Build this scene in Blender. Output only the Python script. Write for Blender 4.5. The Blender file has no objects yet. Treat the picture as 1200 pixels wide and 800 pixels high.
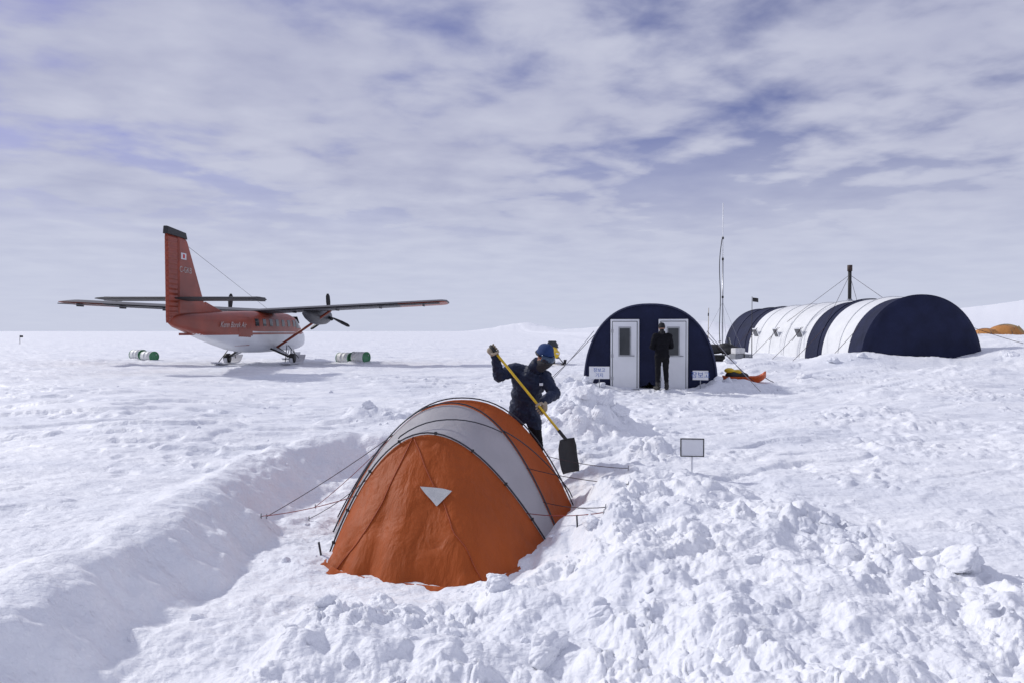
import bpy, math, random
import numpy as np
from mathutils import Vector, Matrix
random.seed(4); rng=np.random.RandomState(7)
scene=bpy.context.scene
scene.view_settings.view_transform='Standard'; scene.view_settings.look='None'; scene.view_settings.exposure=0
COL=scene.collection
# ------------------------------------------------------------ materials
def mat(name,col,rough=.6,metal=0,var=.12,vscale=6,bump=0,bscale=20,coat=0,trans=0,wave=None,detail=5,stretch=(1,1,1),spec=.5):
    m=bpy.data.materials.new(name); m.use_nodes=True
    nt=m.node_tree; N=nt.nodes; L=nt.links
    b=N['Principled BSDF']; out=N['Material Output']
    tc=N.new('ShaderNodeTexCoord')
    no=N.new('ShaderNodeTexNoise'); no.inputs['Scale'].default_value=vscale; no.inputs['Detail'].default_value=detail
    L.new(tc.outputs['Object'],no.inputs['Vector'])
    r=N.new('ShaderNodeMapRange'); r.inputs['From Min'].default_value=.3; r.inputs['From Max'].default_value=.7
    r.inputs['To Min'].default_value=1-var; r.inputs['To Max'].default_value=1+var
    L.new(no.outputs['Fac'],r.inputs['Value'])
    vm=N.new('ShaderNodeVectorMath'); vm.operation='SCALE'; vm.inputs[0].default_value=col[:3]
    L.new(r.outputs[0],vm.inputs['Scale']); L.new(vm.outputs[0],b.inputs['Base Color'])
    b.inputs['Roughness'].default_value=rough; b.inputs['Metallic'].default_value=metal; b.inputs['Specular IOR Level'].default_value=spec
    if coat: b.inputs['Coat Weight'].default_value=coat
    last=None
    if bump:
        mp=N.new('ShaderNodeMapping'); mp.inputs['Scale'].default_value=stretch; L.new(tc.outputs['Object'],mp.inputs[0])
        n2=N.new('ShaderNodeTexNoise'); n2.inputs['Scale'].default_value=bscale; n2.inputs['Detail'].default_value=5; n2.inputs['Distortion'].default_value=.4
        L.new(mp.outputs[0],n2.inputs['Vector'])
        bp=N.new('ShaderNodeBump'); bp.inputs['Distance'].default_value=bump; bp.inputs['Strength'].default_value=1
        L.new(n2.outputs['Fac'],bp.inputs['Height']); last=bp
    if wave:
        ws,wd,axis=wave
        w=N.new('ShaderNodeTexWave'); w.inputs['Scale'].default_value=ws; w.bands_direction=axis
        w.inputs['Distortion'].default_value=.6
        L.new(tc.outputs['Object'],w.inputs['Vector'])
        bp=N.new('ShaderNodeBump'); bp.inputs['Distance'].default_value=wd
        L.new(w.outputs['Fac'],bp.inputs['Height'])
        if last: L.new(last.outputs[0],bp.inputs['Normal'])
        last=bp
    if last: L.new(last.outputs[0],b.inputs['Normal'])
    if trans:
        t=N.new('ShaderNodeBsdfTranslucent'); L.new(vm.outputs[0],t.inputs['Color'])
        mx=N.new('ShaderNodeMixShader'); mx.inputs[0].default_value=trans
        L.new(b.outputs[0],mx.inputs[1]); L.new(t.outputs[0],mx.inputs[2]); L.new(mx.outputs[0],out.inputs[0])
    return m
def snow_mat():
    m=bpy.data.materials.new('snow'); m.use_nodes=True
    nt=m.node_tree; N=nt.nodes; L=nt.links; b=N['Principled BSDF']
    geo=N.new('ShaderNodeNewGeometry')
    def noise(s,d=6,vec=None,rough=.55):
        n=N.new('ShaderNodeTexNoise'); n.inputs['Scale'].default_value=s; n.inputs['Detail'].default_value=d
        n.inputs['Roughness'].default_value=rough
        L.new(vec or geo.outputs['Position'],n.inputs['Vector']); return n
    mp=N.new('ShaderNodeMapping'); mp.inputs['Scale'].default_value=(.7,1.5,1); mp.inputs['Rotation'].default_value=(0,0,.25)
    L.new(geo.outputs['Position'],mp.inputs['Vector'])
    c=N.new('ShaderNodeValToRGB'); n1=noise(.5,8,mp.outputs[0],.62)
    c.color_ramp.elements[0].position=.36; c.color_ramp.elements[0].color=(.765,.785,.84,1)
    c.color_ramp.elements[1].position=.60; c.color_ramp.elements[1].color=(.88,.89,.92,1)
    L.new(n1.outputs['Fac'],c.inputs[0]); L.new(c.outputs[0],b.inputs['Base Color'])
    b.inputs['Roughness'].default_value=.55
    b.inputs['Specular IOR Level'].default_value=.3
    n0=noise(.75,7,mp.outputs[0],.6)
    n2=noise(2.2,8,mp.outputs[0],.58); n3=noise(28,5)
    b0=N.new('ShaderNodeBump'); b0.inputs['Distance'].default_value=.12; L.new(n0.outputs['Fac'],b0.inputs['Height'])
    b1=N.new('ShaderNodeBump'); b1.inputs['Distance'].default_value=.07; L.new(n2.outputs['Fac'],b1.inputs['Height']); L.new(b0.outputs[0],b1.inputs['Normal'])
    b2=N.new('ShaderNodeBump'); b2.inputs['Distance'].default_value=.009; L.new(n3.outputs['Fac'],b2.inputs['Height'])
    L.new(b1.outputs[0],b2.inputs['Normal']); L.new(b2.outputs[0],b.inputs['Normal'])
    return m
SNOW=snow_mat()
# ------------------------------------------------------------ mesh helpers
def mk(name,verts,faces,m=None,parent=None,smooth=True):
    me=bpy.data.meshes.new(name); me.from_pydata([tuple(v) for v in verts],[],[tuple(f) for f in faces]); me.update()
    if smooth: me.polygons.foreach_set('use_smooth',[True]*len(me.polygons))
    ob=bpy.data.objects.new(name,me); COL.objects.link(ob)
    if m:
        for mm in (m if isinstance(m,(list,tuple)) else [m]): me.materials.append(mm)
    if parent: ob.parent=parent
    return ob
def empty(name,loc=(0,0,0),rot=0):
    e=bpy.data.objects.new(name,None); e.location=loc; e.rotation_euler=(0,0,rot); e.empty_display_size=.3; COL.objects.link(e); return e
def loft(rings,cap=True,closed=True):
    n=len(rings[0]); V=[p for r in rings for p in r]; F=[]
    for i in range(len(rings)-1):
        for j in range(n if closed else n-1):
            k=(j+1)%n; F.append((i*n+j,i*n+k,(i+1)*n+k,(i+1)*n+j))
    if cap and closed:
        F.append(tuple(range(n))[::-1]); F.append(tuple((len(rings)-1)*n+j for j in range(n)))
    return V,F
def frame(d):
    d=Vector(d).normalized(); a=Vector((0,0,1)) if abs(d.z)<.9 else Vector((1,0,0))
    u=d.cross(a).normalized(); return d,u,d.cross(u)
def tube(name,pts,r,m,parent=None,seg=8,r2=None):
    pts=[Vector(p) for p in pts]; R=[]
    for i,p in enumerate(pts):
        t=(pts[min(i+1,len(pts)-1)]-pts[max(i-1,0)]); d,u,v=frame(t)
        rr=r if r2 is None else r+(r2-r)*i/(len(pts)-1)
        if i>0 and u.dot(pu)<0: u,v=-u,-v
        pu=u
        R.append([p+(u*math.cos(a)+v*math.sin(a))*rr for a in [2*math.pi*k/seg for k in range(seg)]])
    V,F=loft(R); return mk(name,V,F,m,parent)
def box(name,c,s,m,parent=None,rot=None,bev=.01):
    x,y,z=s[0]/2,s[1]/2,s[2]/2
    V=[Vector((sx*x,sy*y,sz*z)) for sx in(-1,1) for sy in(-1,1) for sz in(-1,1)]
    F=[(0,1,3,2),(4,6,7,5),(0,4,5,1),(2,3,7,6),(0,2,6,4),(1,5,7,3)]
    if rot is not None: V=[rot@v for v in V]
    V=[v+Vector(c) for v in V]
    ob=mk(name,V,F,m,parent,False)
    if bev:
        b=ob.modifiers.new('b','BEVEL'); b.width=min(bev,min(s)*.3); b.segments=2
    return ob
def sag(a,b,s,n=10):
    a=Vector(a);b=Vector(b); return [a.lerp(b,i/n)-Vector((0,0,s*4*(i/n)*(1-i/n))) for i in range(n+1)]
# ------------------------------------------------------------ noise
def h2(i,j,s):
    n=(i.astype(np.int64)*374761393+j.astype(np.int64)*668265263+s*1442695041)&0xffffffff
    n=((n^(n>>13))*1274126177)&0xffffffff
    n=((n^(n>>16))*2246822519)&0xffffffff
    return ((n^(n>>15))&0xffffff)/float(0xffffff)
def pn(x,y,s=0):
    xi=np.floor(x);yi=np.floor(y);xf=x-xi;yf=y-yi
    u=xf*xf*xf*(xf*(xf*6-15)+10);v=yf*yf*yf*(yf*(yf*6-15)+10)
    def g(a,b):
        t=h2(xi+a,yi+b,s)*2*np.pi; return np.cos(t)*(xf-a)+np.sin(t)*(yf-b)
    return ((g(0,0)*(1-u)+g(1,0)*u)*(1-v)+(g(0,1)*(1-u)+g(1,1)*u)*v)*1.5
def fbm(x,y,o=4,s=0,bil=False):
    a=1;t=0;f=1
    for k in range(o):
        n=pn(x*f+17.3*k,y*f-9.1*k,s+k); t=t+a*(np.abs(n) if bil else n); a*=.5;f*=2.03
    return t
def worley(x,y,s=0):
    xi=np.floor(x);yi=np.floor(y);f1=np.full(x.shape,9.);f2=f1.copy();hv=np.zeros(x.shape)
    for a in(-1,0,1):
        for b in(-1,0,1):
            px=xi+a+h2(xi+a,yi+b,s);py=yi+b+h2(xi+a,yi+b,s+5)
            d=np.hypot(px-x,py-y);hh=h2(xi+a,yi+b,s+9)
            c=d<f1; f2=np.where(c,f1,np.minimum(f2,d)); hv=np.where(c,hh,hv); f1=np.where(c,d,f1)
    return f1,f2,hv
def S(a,b,x):
    t=np.clip((x-a)/(b-a),0,1); return t*t*(3-2*t)
def psd(x,y,P):
    d=np.full(x.shape,1e9);ins=np.zeros(x.shape,bool);n=len(P)
    for i in range(n):
        ax,ay=P[i];bx,by=P[(i+1)%n];ex,ey=bx-ax,by-ay
        t=np.clip(((x-ax)*ex+(y-ay)*ey)/(ex*ex+ey*ey),0,1)
        d=np.minimum(d,np.hypot(x-ax-t*ex,y-ay-t*ey))
        c=((ay>y)!=(by>y)); ins^= c&(x<(bx-ax)*(y-ay)/(by-ay+1e-12)+ax)
    return np.where(ins,d,-d)
def pathd(x,y,P):
    d=np.full(x.shape,1e9)
    for (ax,ay),(bx,by) in zip(P[:-1],P[1:]):
        ex,ey=bx-ax,by-ay; t=np.clip(((x-ax)*ex+(y-ay)*ey)/(ex*ex+ey*ey),0,1)
        d=np.minimum(d,np.hypot(x-ax-t*ex,y-ay-t*ey))
    return d
PIT=[(-3.0,-3),(-3.05,4.2),(-2.95,6.3),(-3.2,8.5),(-3.1,9.6),(-2.4,10.5),(-1.2,10.6),(0.2,10.2),(0.95,9.6),(1.15,8.3),(.95,7.2),(.6,6.2),(.25,5.3),(-.8,4.9),(-1.3,4.2),(-1.4,-3)]
DEP=[(-2.2,-3),(-2,5),(-.5,5.8),(.6,6.4),(.75,4.6),(.9,3),(.9,-3)]
ROUGH=[(.9,9.3),(1.7,8.6),(2.5,7.2),(3.1,5.2),(3.9,3.6),(4.2,-1),(-1.6,-1),(-1.7,3.6),(-1.3,4.6),(-.5,5.1),(.35,5.6),(.75,6.6),(1.05,7.8)]
WALK=[(1.6,10.6),(2.9,14),(3.9,18.2),(6.5,20.5),(9.5,27)]
WALK2=[(3.0,17.5),(-2,22),(-10,33)]
MOUNDS=[(1.2,11.3,.42,.55,1),(.8,11.1,.34,.45,1),(1.75,11.5,.28,.55,1),(1.45,10.6,.16,.5,1),(1.9,9.3,.14,.4,1),(-2.75,12.9,.2,.35,1),(-2.3,12.8,.12,.3,1),
 (2.0,19.2,.28,.7,1),(1.0,18.6,.15,.8,0),(5.7,19.3,.22,.55,1),(6.6,20.2,.3,.9,0),(8.7,26,.55,1.6,0),(12.6,26.5,.45,1.5,0),(14.3,26.4,.35,1.1,0),
 (19.6,26.6,.35,1.8,0),(16.2,26.6,.3,1.2,0),(3.2,14.5,.1,1,0),(-6,11,.12,1.3,0),(-9,15,.16,2,0),(7,13,.14,1.5,0),(10,17,.2,2,0),(4.4,11,.1,.9,0),(12,19,.22,1.2,0),(9,21,.18,.8,1),(14.5,21.5,.25,1.5,0)]
def gh(x,y):
    x=np.asarray(x,float);y=np.asarray(y,float); r=np.hypot(x,y)
    z=.06*fbm(x/6,y/4,4,1)*S(2,9,r)+.14*fbm(x/32,y/26,4,2)*S(18,70,r)
    z=z+.35*S(6,14,x)*S(12,25,y)+1.0*S(15.5,24,x)*S(20,31,y)
    xr=x*.97+y*.24; yr=-x*.24+y*.97
    z=z+.035*(fbm(xr/1.6,yr/.8,4,3))*(.5+.8*S(-.2,.4,fbm(x/5,y/5,2,8)))+ (.06*(fbm(xr*.55,yr*.9,3,6,True)-.45))*S(5,14,r)*(1-.5*S(60,200,r))
    sg=fbm(xr/3.1,yr/1.1,3,16); z=z+.055*S(.02,.14,sg)*S(4,10,r)*(1-.6*S(50,150,r))*S(-.3,.3,fbm(x/9,y/9,2,18))
    sg2=fbm(xr/1.3+5,yr/.55,3,19); z=z+.025*S(.0,.14,sg2)*S(5,9,r)*(1-S(40,90,r))*S(-.2,.35,fbm(x/4,y/4,2,23))
    az=np.degrees(np.arctan2(x,y))
    ridge=16*S(-8,0,az)*(.55+.45*np.sin(az*.5+1))+8*S(4,9,az)*(1-S(13,22,az))+30*S(22,36,az)+20*S(20,32,az)
    ridge=ridge+ (5*fbm(az/3,az*0+3.3,4,12)+9*fbm(x/260,y/260,4,14))*S(-6,2,az)*(1-.6*S(25,32,az))
    z=z+ridge*S(700,1900,r)
    for mx,my,mh,mr,ro in MOUNDS:
        d=np.hypot(x-mx,y-my)/mr
        g=np.exp(-d*d*1.1)
        if ro: g=g*(1+.35*fbm(x*1.9,y*1.9,3,33))
        z=z+mh*g
    idx=np.where((r<26).ravel())[0]
    if idx.size:
        X=x.ravel()[idx];Y=y.ravel()[idx];Z=z.ravel()[idx].copy();rr_=np.hypot(X,Y)
        # trampled snow: boot-sized dents along the walking routes and in patches
        tr=np.maximum(1-S(.25,.7,pathd(X,Y,WALK)),1-S(.2,.6,pathd(X,Y,WALK2)))
        tr=np.maximum(tr,.9*(1-S(1.2,2.4,np.hypot(X-3.9,Y-17.6)))); tr=np.maximum(tr,.75*S(.1,.45,fbm(X/3.2,Y/2.6,3,57))*S(5,8,rr_))
        f1,f2,hv=worley(X/.33,Y/.38,58); Z=Z-.05*tr*(hv>.35)*S(.42,.18,f1)+.02*tr*fbm(X*3,Y*3,3,59)
        # wider crumbly patches right of the camp
        cp=S(.12,.5,fbm(X/2.4+9,Y/2.0,3,62))*S(1,4,X)*S(6,8,rr_)
        f1,f2,hv=worley(X/.17,Y/.17,63); Z=Z+cp*.05*hv**2*S(0,.4,f2-f1)
        near=rr_<14.5
        d=np.full(X.shape,-9.);Xn=X[near];Yn=Y[near];Zn=Z[near]
        wx=Xn+.16*fbm(Xn*1.1,Yn*1.1,4,20);wy=Yn+.16*fbm(Xn*1.1,Yn*1.1,4,21)
        dn=psd(wx,wy,PIT); edge=S(.0,.55,dn)
        Zn=Zn-.45*edge + .07*np.exp(-((dn+.25)/.22)**2)*S(-1,-2.4,Xn) -.05*np.exp(-((dn-.12)/.12)**2)*(.6+fbm(Xn*2,Yn*2,3,24))
        d2=psd(wx,wy,DEP); Zn=Zn-.27*S(-.35,.45,d2)*(1-edge)
        R=S(-.35,.35,psd(wx,wy,ROUGH)+.3*fbm(Xn*1.3,Yn*1.3,3,22))
        big=np.zeros(R.shape)
        for mx,my,mh,mr,ro in MOUNDS:
            if ro:
                q=np.exp(-((Xn-mx)**2+(Yn-my)**2)/mr**2/1.6); R=np.maximum(R,.9*q); big=np.maximum(big,q*mh)
        R=np.maximum(R,.25*edge)
        R=np.maximum(R,.5*S(.1,.5,fbm(Xn*.9+4,Yn*.9,4,29))*S(.2,2.,Xn)*S(13,9,Yn))
        fx=Xn+.06*fbm(Xn*5,Yn*5,3,40);fy=Yn+.06*fbm(Xn*5,Yn*5,3,41)
        f1,f2,hv=worley(fx/.30,fy/.30,50); e1=S(-.05,.5,f2-f1)*hv**1.7
        g1_,g2,gv=worley(fx/.12+3,fy/.12,60); e2=S(-.05,.5,g2-g1_)*gv**1.5
        k1,k2,kv=worley(fx/.055+3,fy/.055,70); e3=S(0,.4,k2-k1)*kv
        v=.55+.75*S(-.3,.4,fbm(Xn*.8,Yn*.8,3,44))
        Zn=Zn+big*.5*S(0,.35,f2-f1)*(hv-.3)
        Zn=Zn+R*(.10*fbm(Xn*1.3,Yn*1.3,3,30)+v*(.07*e1+.030*e2+.012*e3+.085*(fbm(Xn*2.4,Yn*2.4,5,31,True)-.4))+ .06*S(.5,1,psd(wx,wy,ROUGH)+.6))
        Zn=Zn+.006*fbm(Xn*9,Yn*9,3,35)
        Z[near]=Zn
        zz=z.ravel().copy(); zz[idx]=Z; z=zz.reshape(x.shape)
    return z
def g1(x,y): return float(gh(np.array([x]),np.array([y]))[0])
import bmesh
def ico(n):
    bm=bmesh.new(); bmesh.ops.create_icosphere(bm,subdivisions=n,radius=1)
    v=np.array([list(a.co) for a in bm.verts]); f=np.array([[q.index for q in a.verts] for a in bm.faces]); bm.free(); return v,f
# ------------------------------------------------------------ common materials
ORANGE_T=mat('orange_tent_fabric',(.48,.108,.02),.6,var=.10,vscale=2.5,bump=.05,bscale=2.6,trans=.3,stretch=(2.2,1.5,.5),spec=.3)
GREY_T=mat('grey_tent_fabric',(.50,.50,.52),.55,var=.06,vscale=3,bump=.02,bscale=3,trans=.25,stretch=(2,1.5,.6),spec=.3)
POLE=mat('dark_pole',(.035,.035,.045),.4,bump=.001)
LINE_D=mat('dark_cord',(.05,.03,.035),.8)
LINE_R=mat('red_cord',(.22,.03,.03),.8)
NAVY=mat('navy_canvas',(.011,.015,.045),.75,var=.25,vscale=1.5,bump=.05,bscale=2.0,spec=.25)
WHITE_C=mat('white_canvas',(.72,.73,.74),.6,var=.05,vscale=2,bump=.03,bscale=1.6)
WHITE_P=mat('white_paint',(.76,.77,.79),.4,var=.05,vscale=2,bump=.002,bscale=8)
GLASS=mat('dark_glass',(.03,.035,.04),.12,var=.1)
BLACK=mat('black_rubber',(.02,.02,.022),.6,var=.2)
STEEL=mat('grey_steel',(.35,.36,.38),.35,.8)
BLUE_TXT=mat('blue_lettering',(.02,.10,.40),.5)
YEL=mat('yellow_paint',(.75,.50,.02),.4,bump=.001)
ORG_P=mat('orange_paint',(.26,.040,.016),.45,var=.2,vscale=1.2,coat=.1)
# ------------------------------------------------------------ orange tent
tent=empty('orange_dome_tent',(-.68,6.6,-.43))
def curve_pole(hwL,hwR,h,uf,ua,va=0,n=48,p=2.0):
    out=[]
    for k in range(n+1):
        s=-1+2*k/n; s=math.copysign(abs(math.sin(s*math.pi/2))**.95,s)
        zz=(1-abs(s)**p); v=(s*(hwR if s>0 else hwL))+va*(1-s*s)
        out.append(Vector((v,uf[0 if s<0 else 1]*(1-zz)+ua*zz,h*zz)))
    return out
nT=48
P1=curve_pole(1.05,1.04,1.10,(-.13,.13),.22,-.16)
P2=curve_pole(1.20,1.16,1.32,(.62,.42),.95,.0,p=2.15)
P3=curve_pole(1.30,1.42,1.34,(1.2,1.15),1.30,.10,p=2.25)
P4=curve_pole(1.0,1.05,1.02,(2.1,2.1),2.0,.03)
hem=[]
ks=[(-1.07,-.16),(-1.02,-.40),(-.85,-.62),(-.45,-.86),(.30,-1.06),(.62,-.72),(.88,-.30),(1.06,.10)]
for k in range(nT+1):
    t=k/nT*(len(ks)-1);a=int(min(t,len(ks)-2));f=t-a
    hem.append(Vector((ks[a][0]*(1-f)+ks[a+1][0]*f,ks[a][1]*(1-f)+ks[a+1][1]*f,.0)))
back=[Vector((p.x*.75,2.1+.5*(1-(p.x/1.02)**2),0)) for p in P4]
def span(Aa,Bb,n,inw,wr=.0,seed=0):
    rows=[]
    for i in range(n+1):
        w=i/n; row=[]
        for k in range(nT+1):
            p=Aa[k].lerp(Bb[k],w); b=math.sin(math.pi*w)
            c=Vector((-.0,p.y,.25)); d=(p-c); d.y=0
            if d.length>0: d.normalize()
            e=math.sin(math.pi*k/nT)
            q=p-d*inw*b*(.3+.7*e)
            nn=float(pn(np.array([p.x*3.1+seed]),np.array([p.z*2.3+p.y*2.9]),5)[0])
            q+=Vector((nn*.5,nn*.5,nn*.3))*wr*b
            row.append(q)
        rows.append(row)
    return rows
def sheet(name,rows,m):
    V,F=loft(rows,False,False); return mk(name,V,F,m,tent)
vest=span(hem,P1,24,.05,.05,1)
for i,row in enumerate(vest):
    w=i/24
    for k,p in enumerate(row):
        e=math.sin(math.pi*k/nT); f=.06*math.sin(k*.9+1.3*math.sin(k*.35))*(1-w)**1.2*e+.012*math.sin(k*2.1+w*3)*(1-w)*e
        p.y-=f+.10*e*math.sin(math.pi*w)
sheet('vestibule_fabric',vest,ORANGE_T)
sheet('roof_band_fabric',span(P1,P2,14,.03,.02,3),GREY_T)
sheet('side_fabric',span(P2,P3,14,.05,.03,5),ORANGE_T)
sheet('rear_fabric',span(P3,P4,12,.05,.03,7),ORANGE_T)
sheet('back_fabric',span(P4,back,12,.0,.03,9),ORANGE_T)
def outset(P,d): return [Vector((p.x*(1+d),p.y-d*.5,p.z*(1+d)+.004)) for p in P]
for n,P in (('front_pole',P1),('middle_pole',P2),('rear_pole',P3),('end_pole',P4)):
    tube(n,outset(P,.014),.0085,POLE,tent,6)
cr_=[]
for i in range(25):
    f=i/24; a=P1[int(20+22*f)]; b=P3[int(20+22*f)]; q=a.lerp(b,min(1,f*1.05)); cr_.append(Vector((q.x*1.03,q.y,q.z*1.03+.02)))
tube('brace_pole',cr_,.007,POLE,tent,6)
SEAMM=mat('tent_seam',(.33,.06,.015),.7)
for k in (0,1):
    pts=[]
    for i in range(25):
        f=i/24; col=22+((12 if k==0 else 31)-22)*(1-f); a=int(col);ff=col-a
        pts.append(vest[i][a].lerp(vest[i][a+1],ff)+Vector((0,-.006,.002)))
    tube('door_seam',pts,.0055,SEAMM,tent,5)
for k in range(5,nT-4,5):
    p=outset(P1,.014)[k]; box('pole_clip',p,(.03,.02,.03),BLACK,tent,bev=.004)
fl=[]
for i in range(4):
    w=i/3; fl.append([Vector((p.x*(1+.08*w),p.y-.08*w*(1-abs(p.x)*.3),.03-.03*w+.015*math.sin(k*1.1)*w)) for k,p in enumerate(hem)])
sheet('hem_flap',fl,ORANGE_T)
def vs(c,r):
    a=int(c);b=int(r); fc=c-a;fr=r-b
    return vest[b][a].lerp(vest[b][a+1],fc).lerp(vest[b+1][a].lerp(vest[b+1][a+1],fc),fr)
SIL=mat('silver_film',(.6,.6,.58),.25,.5,bump=.004,bscale=14)
n=8;rows=[]
for i in range(n+1):
    f=i/n; half=1.85*f+.06; rows.append([vs(25.2+half*(j/n*2-1),13.0+2.9*f)+Vector((0,-.02,.004)) for j in range(n+1)])
V,Fq=loft(rows,False,False); mk('vent_window',V,Fq,SIL,tent)
def W(x,y,z): return Vector((x+.68,y-6.6,z+.43))
def stake(p): tube('tent_stake',[p+Vector((0,0,-.1)),p+Vector((.0,0,.03))],.007,STEEL,tent,6)
gl=[(P1[12],(-2.62,7.1),LINE_R),(P1[14],(-2.3,7.7),LINE_D),(P2[16],(-2.6,7.2),LINE_D),(P3[14],(-2.4,8.3),LINE_R),
    (P2[36],(1.22,7.15),LINE_D),(P1[39],(.83,6.15),LINE_R),(P3[36],(1.35,7.9),LINE_D),(P2[40],(.86,6.25),LINE_D)]
for p,(x,y),m in gl:
    e=W(x,y,g1(x,y)+.02); tube('guy_line',sag(p,e,.028,8),.0042,m,tent,5); stake(e)
tube('hem_stake',[W(-1.78,6.35,-.42),W(-1.80,6.33,-.26)],.010,POLE,tent,6)
tube('hem_stake',[W(.62,6.35,-.3),W(.6,6.3,.0)],.009,POLE,tent,6)
# ------------------------------------------------------------ people
def capsule(V,F,p0,p1,r0,r1,seg=16):
    p0=Vector(p0);p1=Vector(p1); d,u,v=frame(p1-p0); L=(p1-p0).length; o=len(V);prof=[]
    for k in range(5): a=-math.pi/2+k*math.pi/2/5+.05; prof.append((r0*math.sin(a),r0*math.cos(a)))
    prof.append((0,r0)); prof.append((L,r1))
    for k in range(1,6): a=k*math.pi/2/5-.05; prof.append((L+r1*math.sin(a),r1*math.cos(a)))
    rings=[[p0+d*t+(u*math.cos(2*math.pi*s/seg)+v*math.sin(2*math.pi*s/seg))*q for s in range(seg)] for t,q in prof]
    vv,ff=loft(rings); V+=vv; F+=[tuple(i+o for i in f) for f in ff]
SPH=ico(3)
def ell(V,F,c,r,M=None):
    o=len(V)
    for p in SPH[0]:
        q=Vector((p[0]*r[0],p[1]*r[1],p[2]*r[2]))
        if M is not None: q=M@q
        V.append(q+Vector(c))
    F+=[tuple(int(i)+o for i in f) for f in SPH[1]]
def remesh(name,V,F,vox,mats,parent,sel=None,smooth=4,post=None):
    t=mk('tmp',V,F); md=t.modifiers.new('r','REMESH'); md.mode='VOXEL'; md.voxel_size=vox
    sm=t.modifiers.new('s','SMOOTH'); sm.iterations=smooth; sm.factor=.5
    dg=bpy.context.evaluated_depsgraph_get(); me=bpy.data.meshes.new_from_object(t.evaluated_get(dg))
    bpy.data.objects.remove(t); me.name=name
    me.materials.clear()
    for m in mats: me.materials.append(m)
    if post:
        n_=len(me.vertices); C=np.zeros(n_*3); me.vertices.foreach_get('co',C); C=C.reshape(-1,3)
        Nn_=np.array([list(v.normal) for v in me.vertices]); C=post(C,Nn_); me.vertices.foreach_set('co',C.ravel()); me.update()
    for p in me.polygons:
        p.use_smooth=True
        if sel: p.material_index=sel(p.center)
    ob=bpy.data.objects.new(name,me); COL.objects.link(ob); ob.parent=parent; return ob
SKIN=mat('skin',(.42,.22,.15),.5,var=.06)
GLOVE=mat('tan_glove',(.36,.30,.22),.8,bump=.002,bscale=60)
def grip_hand(name,c,d,n,wrist,m,parent,sc=1.1):
    c=Vector(c);d=Vector(d).normalized();n=Vector(n);n=(n-d*n.dot(d)).normalized();b=d.cross(n)
    V=[];F=[]
    P=lambda x,y,z:c+(d*x+b*y+n*z)*sc
    M=Matrix((d,b,n)).transposed()
    ell(V,F,P(0,0,.036),(.044*sc,.046*sc,.018*sc),M)
    lens=[.92,1.0,.96,.80]
    for i,o in enumerate((.036,.012,-.012,-.035)):
        l=lens[i]; pts=[P(o,.025,.038),P(o*1.03,.044*l,.012),P(o*1.03,.036*l,-.02),P(o,.006+(1-l)*.03,-.033)]
        rs=[.0115,.0108,.0098,.0088]
        for k in range(3): capsule(V,F,pts[k],pts[k+1],rs[k]*sc,rs[k+1]*sc,10)
    pts=[P(.022,-.03,.034),P(.05,-.042,.012),P(.06,-.022,-.018),P(.058,.0,-.032)]; rs=[.015,.0135,.012,.0105]
    for k in range(3): capsule(V,F,pts[k],pts[k+1],rs[k]*sc,rs[k+1]*sc,10)
    capsule(V,F,P(-.01,-.012,.036),wrist,.028*sc,.033*sc,14)
    return remesh(name,V,F,.0038,[m],parent,smooth=2)
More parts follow.
